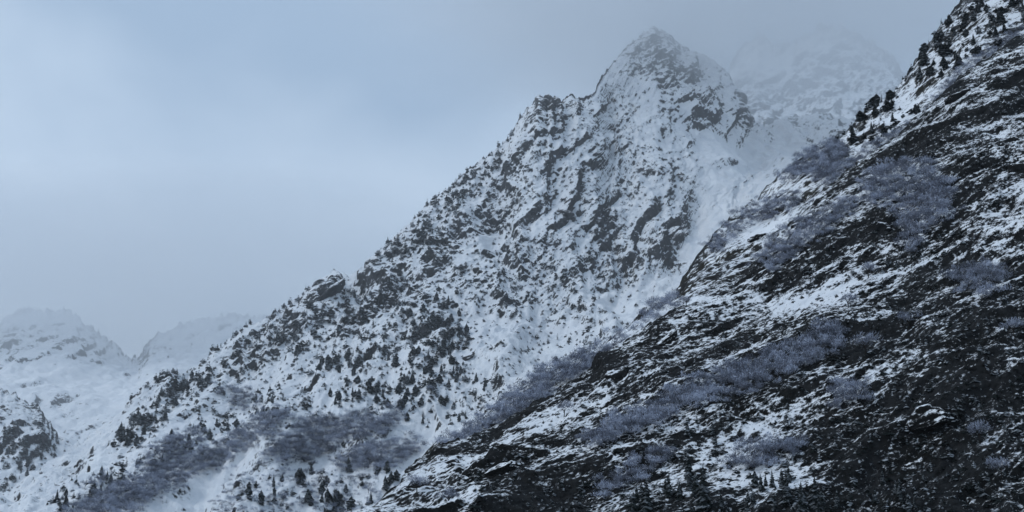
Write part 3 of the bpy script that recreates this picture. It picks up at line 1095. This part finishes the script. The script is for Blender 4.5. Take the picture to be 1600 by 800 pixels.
# low dark scrub and juniper, too small and too many to count
SCRUB = [conifer_crown(200 + k, w, 3, 5) for k, w in enumerate((.8, 1.0, 1.2, .9))]
for (sf, n, poly, hr, lab) in [
        ('near_slope', 4200, [(620, 810), (900, 620), (1100, 480), (1300, 320), (1450, 190), (1600, 70), (1640, 830), (620, 830)], (0.8, 2.4),
         'low dark scrub dotted over the near slope'),
        ('mountain', 3600, [(180, 690), (330, 570), (520, 440), (700, 310), (850, 170), (1000, 160), (1100, 330), (1040, 420), (950, 540),
                            (760, 640), (500, 660), (350, 700), (200, 790)], (1.6, 3.8), 'tiny dark scrub and stones speckling the mountain face')]:
    items = []
    pts = np.array(in_poly(poly, n, RNG))
    dn = fbm(np.stack([pts[:, 0] / 46.0, pts[:, 1] / 46.0, 0 * pts[:, 0]], 1), 3, 0.6, 31)
    for q, dd in zip(pts, dn):
        lowright = 0.0 if sf != 'near_slope' else 0.35 * ((q[0] - 1100) / 500 + (q[1] - 450) / 350)
        if dd + lowright < RNG.normal() * 0.3 - 0.05:
            continue
        st = stand(sf, q[0], q[1])
        if st is None or not st[2]:
            continue
        items.append((st[0] - np.array([0, 0, .15]), hr[0] + (hr[1] - hr[0]) * random.random() ** 2, random.uniform(.7, 1.3)))
    o = scatter_mesh('dark_scrub', SCRUB, items, M_NEEDLE, lab)
    o['category'] = 'scrub'

# frosted woods: (surface, px-py outline, px per bush, height range, label)
THICKETS = [
    ('mountain', [(90, 805), (200, 748), (300, 716), (350, 690), (400, 650), (440, 638), (452, 652), (425, 682), (380, 706),
                  (330, 735), (260, 768), (200, 805)], 16, (6, 10), 'long strip of frosted grey woods climbing from the lower left corner'),
    ('mountain', [(400, 724), (430, 692), (480, 656), (530, 650), (600, 650), (625, 634), (632, 657), (600, 680), (540, 692),
                  (500, 716), (450, 726)], 16, (6, 10), 'broad frosted grey woods on the lower mountain left of centre'),
    ('mountain', [(520, 730), (560, 700), (610, 692), (662, 690), (645, 714), (600, 738)], 16, (6, 10),
     'frosted grey woods in the gully beside the lowest left rocks'),
    ('mountain', [(220, 732), (240, 700), (265, 682), (322, 668), (320, 690), (290, 716), (250, 732)], 18, (5.5, 9),
     'small frosted grove on open snow above the broad woods'),
    ('mountain', [(340, 605), (365, 598), (405, 625), (396, 646), (365, 636)], 18, (5.5, 9), 'dark frosted copse below the rocky shoulder'),
    ('mountain', [(320, 805), (360, 745), (450, 735), (600, 740), (600, 805)], 55, (3.5, 7), 'loose frosted bushes below the broad woods'),
    ('mountain', [(130, 755), (160, 735), (170, 745), (140, 770)], 13, (4, 7), 'tiny frosted patch beside the foot of the long ridge'),
    ('wooded_shelf', [(676, 706), (740, 665), (790, 625), (850, 582), (930, 550), (975, 520), (962, 556), (905, 592), (862, 604),
                      (842, 642), (780, 662), (730, 696)], 26, (5, 8.5), 'thick frosted woods on the shelf edge between mountain and dark slope'),
    ('wooded_shelf', [(985, 512), (1010, 482), (1058, 460), (1052, 482), (1002, 512)], 26, (5, 8), 'frosted grove on the shelf edge left of the snow patch'),
    ('wooded_shelf', [(1100, 392), (1130, 352), (1180, 318), (1250, 305), (1242, 326), (1200, 346), (1168, 352), (1120, 400)], 20, (4, 7),
     'frosted scrub along the middle of the shelf edge'),
    ('wooded_shelf', [(1215, 278), (1260, 240), (1312, 218), (1322, 262), (1300, 292), (1258, 270), (1225, 284)], 14, (5, 8.5),
     'frosted woods below the conifer clump on the snow shelf'),
    ('wooded_shelf', [(1325, 255), (1380, 215), (1440, 190), (1445, 196), (1390, 240), (1340, 275)], 16, (4, 7),
     'frosted strip along the upper edge of the dark slope'),
    ('wooded_shelf', [(1448, 168), (1500, 108), (1600, 40), (1610, 60), (1510, 124), (1456, 176)], 12, (3.5, 5.5),
     'frosted strip below the conifers of the upper right ridge'),
    ('wooded_shelf', [(1175, 425), (1200, 382), (1270, 332), (1300, 300), (1310, 312), (1250, 370), (1200, 425)], 14, (4, 7.5),
     'frosted strip behind the rocky edge in the middle of the slope'),
    ('near_slope', [(1345, 290), (1395, 258), (1455, 258), (1490, 300), (1480, 345), (1440, 372), (1420, 400), (1400, 335), (1360, 322)], 42, (5, 9),
     'large round frosted grove on the upper dark slope'),
    ('near_slope', [(905, 692), (960, 655), (1020, 642), (1080, 600), (1150, 570), (1200, 560), (1250, 530), (1290, 512), (1322, 518),
                    (1312, 548), (1240, 585), (1170, 620), (1100, 632), (1040, 662), (980, 684), (930, 704)], 40, (4.5, 8),
     'long diagonal band of frosted woods across the dark slope'),
    ('near_slope', [(1480, 432), (1530, 415), (1566, 430), (1566, 462), (1510, 468)], 50, (4.5, 8), 'frosted grove near the right edge of the dark slope'),
    ('near_slope', [(930, 772), (1000, 720), (1040, 700), (1062, 710), (1000, 752), (950, 785)], 60, (4, 7),
     'faint frosted bushes above the conifers at the bottom edge'),
    ('near_slope', [(1125, 720), (1180, 690), (1250, 690), (1240, 725), (1160, 745)], 80, (4, 7), 'thin frosted bushes above the bottom conifers right of middle'),
    ('near_slope', [(1290, 620), (1320, 600), (1360, 605), (1350, 635), (1300, 645)], 70, (4, 7), 'dim frosted bushes low on the dark slope'),
    ('near_slope', [(1180, 400), (1250, 350), (1330, 310), (1345, 320), (1270, 380), (1200, 430)], 22, (3.5, 6.5),
     'frosted scrub below the rocky edge in the middle of the slope'),
]
for (sf, poly, per, hr, lab) in THICKETS:
    items = []
    pts = np.array(in_poly(poly, int(1.25 * area(poly) / per), RNG))
    dn = fbm(np.stack([pts[:, 0] / 26.0, pts[:, 1] / 20.0, 0 * pts[:, 0]], 1), 2, 0.6, 55)
    for q, dd in zip(pts, dn):
        if dd < -0.42 + 0.15 * RNG.normal():
            continue
        jit = RNG.normal(size=2) * 6
        st = stand(sf, q[0] + jit[0], q[1] + 3 + jit[1] * .6)
        if st is None or st[0][1] > ZBUF.max():
            continue
        items.append((st[0] - np.array([0, 0, .3]), random.uniform(*hr), random.uniform(.6, 1.1)))
    if items:
        o = scatter_mesh('frosted_thicket', TWIG_LO, items, M_TWIG, lab)
        o['category'] = 'woods'

# frosted trees that stand by themselves
LONE = [('near_slope', 1357, 432, 9, 'round frosted tree alone on the streaked snow below the round grove'),
        ('near_slope', 1325, 480, 8, 'slim frosted tree on the bright snow streaks in the middle of the dark slope'),
        ('near_slope', 1418, 512, 9, 'frosted tree leaning in the white gully right of the diagonal woods'),
        ('near_slope', 1352, 555, 10, 'frosted tree just right of the end of the diagonal woods'),
        ('near_slope', 1200, 725, 10, 'pale frosted tree at the bottom above the dark conifers'),
        ('near_slope', 1345, 625, 9, 'frosted tree on dark ground below the diagonal woods'),
        ('near_slope', 1585, 520, 9, 'frosted tree at the right edge below the frosted grove'),
        ('near_slope', 880, 650, 8, 'frosted tree on snow at the left end of the rocky edge'),
        ('near_slope', 1072, 478, 7, 'frosted bush on the white snow patch of the shelf edge'),
        ('near_slope', 650, 770, 8, 'frosted tree on the lowest left rocks of the dark slope'),
        ('near_slope', 700, 790, 8, 'frosted tree on the snowy lower left rocks at the bottom edge'),
        ('mountain', 672, 615, 9, 'pale round frosted tree on the snow apron of the mountain'),
        ('mountain', 632, 780, 9, 'frosted tree in the gully beside the lowest left rocks'),
        ('mountain', 440, 785, 10, 'big round frosted bush at the bottom edge left of centre'),
        ('mountain', 575, 770, 9, 'frosted tree at the bottom edge beside the lone tall conifer'),
        ('near_slope', 1530, 690, 8, 'dim frosted tree low on the right of the dark slope'),
        ('near_slope', 1565, 745, 8, 'dim frosted tree in the lower right corner')]
for k, (sf, px, py, h, lab) in enumerate(LONE):
    st = stand(sf, px, py)
    if st is None:
        continue
    tree('frosted_tree', TWIG_ME[k % 4], TWIG_TR[k % 4], st[0] - np.array([0, 0, .25]), h, random.uniform(0, 6.28), lab, 'tree',
         'frosted trees standing alone', 1.0)

# ------------------------------------------------------------------ haze: the cold damp air over the whole valley
mh = bpy.data.materials.new('haze_air')
mh.use_nodes = True
th = mh.node_tree
th.nodes.clear()
oh = nd(th, 'ShaderNodeOutputMaterial')
pv = nd(th, 'ShaderNodeVolumePrincipled')
pv.inputs['Color'].default_value = (0.92, 0.96, 1.0, 1)
pv.inputs['Density'].default_value = 0.000012
pv.inputs['Anisotropy'].default_value = 0.35
th.links.new(pv.outputs[0], oh.inputs['Volume'])


def box_mesh(name, x0, x1, y0, y1, z0, z1):
    V = [(x, y, z) for z in (z0, z1) for y in (y0, y1) for x in (x0, x1)]
    F = [(0, 2, 3, 1), (4, 5, 7, 6), (0, 1, 5, 4), (2, 6, 7, 3), (0, 4, 6, 2), (1, 3, 7, 5)]
    return mesh_np(name, np.array(V, float), np.array(F))


ob('haze', box_mesh('haze', -41000, 41000, -41000, 41000, -2.7, 1560), mh, label='cold blue haze filling the valley air', kind='stuff')


# ------------------------------------------------------------------ cloud clinging to the high summits
def cloud(name, centre, axes, dens, label, seed):
    mc_ = bpy.data.materials.new('cloud_vapour')
    mc_.use_nodes = True
    t = mc_.node_tree
    t.nodes.clear()
    L = t.links.new
    o_ = nd(t, 'ShaderNodeOutputMaterial')
    v_ = nd(t, 'ShaderNodeVolumePrincipled')
    v_.inputs['Color'].default_value = (0.97, 0.985, 1.0, 1)
    v_.inputs['Anisotropy'].default_value = 0.45
    L(v_.outputs[0], o_.inputs['Volume'])
    tc_ = nd(t, 'ShaderNodeTexCoord')
    ln = nd(t, 'ShaderNodeVectorMath', operation='LENGTH')
    L(tc_.outputs['Object'], ln.inputs[0])
    nz_ = nd(t, 'ShaderNodeTexNoise', i_Scale=3.2, i_Detail=3.0, i_Roughness=0.5)
    nz_.noise_dimensions = '3D'
    ad_ = nd(t, 'ShaderNodeVectorMath', operation='ADD')
    ad_.inputs[1].default_value = (seed, seed * .7, 0)
    L(tc_.outputs['Object'], ad_.inputs[0])
    L(ad_.outputs[0], nz_.inputs['Vector'])
    ma = nd(t, 'ShaderNodeMath', operation='MULTIPLY_ADD')
    L(nz_.outputs[0], ma.inputs[0])
    ma.inputs[1].default_value = 0.55
    L(ln.outputs['Value'], ma.inputs[2])
    mr_ = nd(t, 'ShaderNodeMapRange', interpolation_type='SMOOTHSTEP')
    mr_.inputs['From Min'].default_value = 1.2
    mr_.inputs['From Max'].default_value = 0.72
    mr_.inputs['To Min'].default_value = 0.0
    mr_.inputs['To Max'].default_value = dens
    L(ma.outputs[0], mr_.inputs['Value'])
    L(mr_.outputs[0], v_.inputs['Density'])
    # hull: a lumpy unit ball
    n, m = 24, 40
    V, F = [], []
    for i in range(n + 1):
        th_ = math.pi * i / n
        for j in range(m):
            ph = 2 * math.pi * j / m
            V.append((math.sin(th_) * math.cos(ph), math.sin(th_) * math.sin(ph), math.cos(th_)))
    V = np.array(V)
    V = V * (1.0 + 0.05 * fbm(V * 2.0 + seed, 2))[:, None]
    for i in range(n):
        for j in range(m):
            a, b = i * m + j, i * m + (j + 1) % m
            F.append((a, a + m, b + m, b))
    o = ob(name, mesh_np(name, V, np.array(F)), mc_, label=label, kind='stuff')
    o['category'] = 'cloud'
    o.location = centre
    o.scale = axes
    return o


c_ = place(1190, -70, 2560)
cloud('cloud', c_, (950, 620, 375), 0.0037, 'grey cloud wrapping the highest summits', 3.0)
c_ = place(120, 430, 4150)
cloud('cloud', c_, (1700, 480, 410), 0.0034, 'pale cloud sitting on the far left mountains', 8.0)
c_ = place(650, 600, 2900)
mist = cloud('mist', c_, (3000, 1500, 1500), 0.00018, 'thin mist in the valley round the mountain', 5.0)
tm = mist.data.materials[0].node_tree
pv_ = next(n for n in tm.nodes if n.type == 'PRINCIPLED_VOLUME')
for l in list(tm.links):
    if l.to_node == pv_:
        tm.links.remove(l)
pv_.inputs['Density'].default_value = 0.000125
mist['category'] = 'mist'
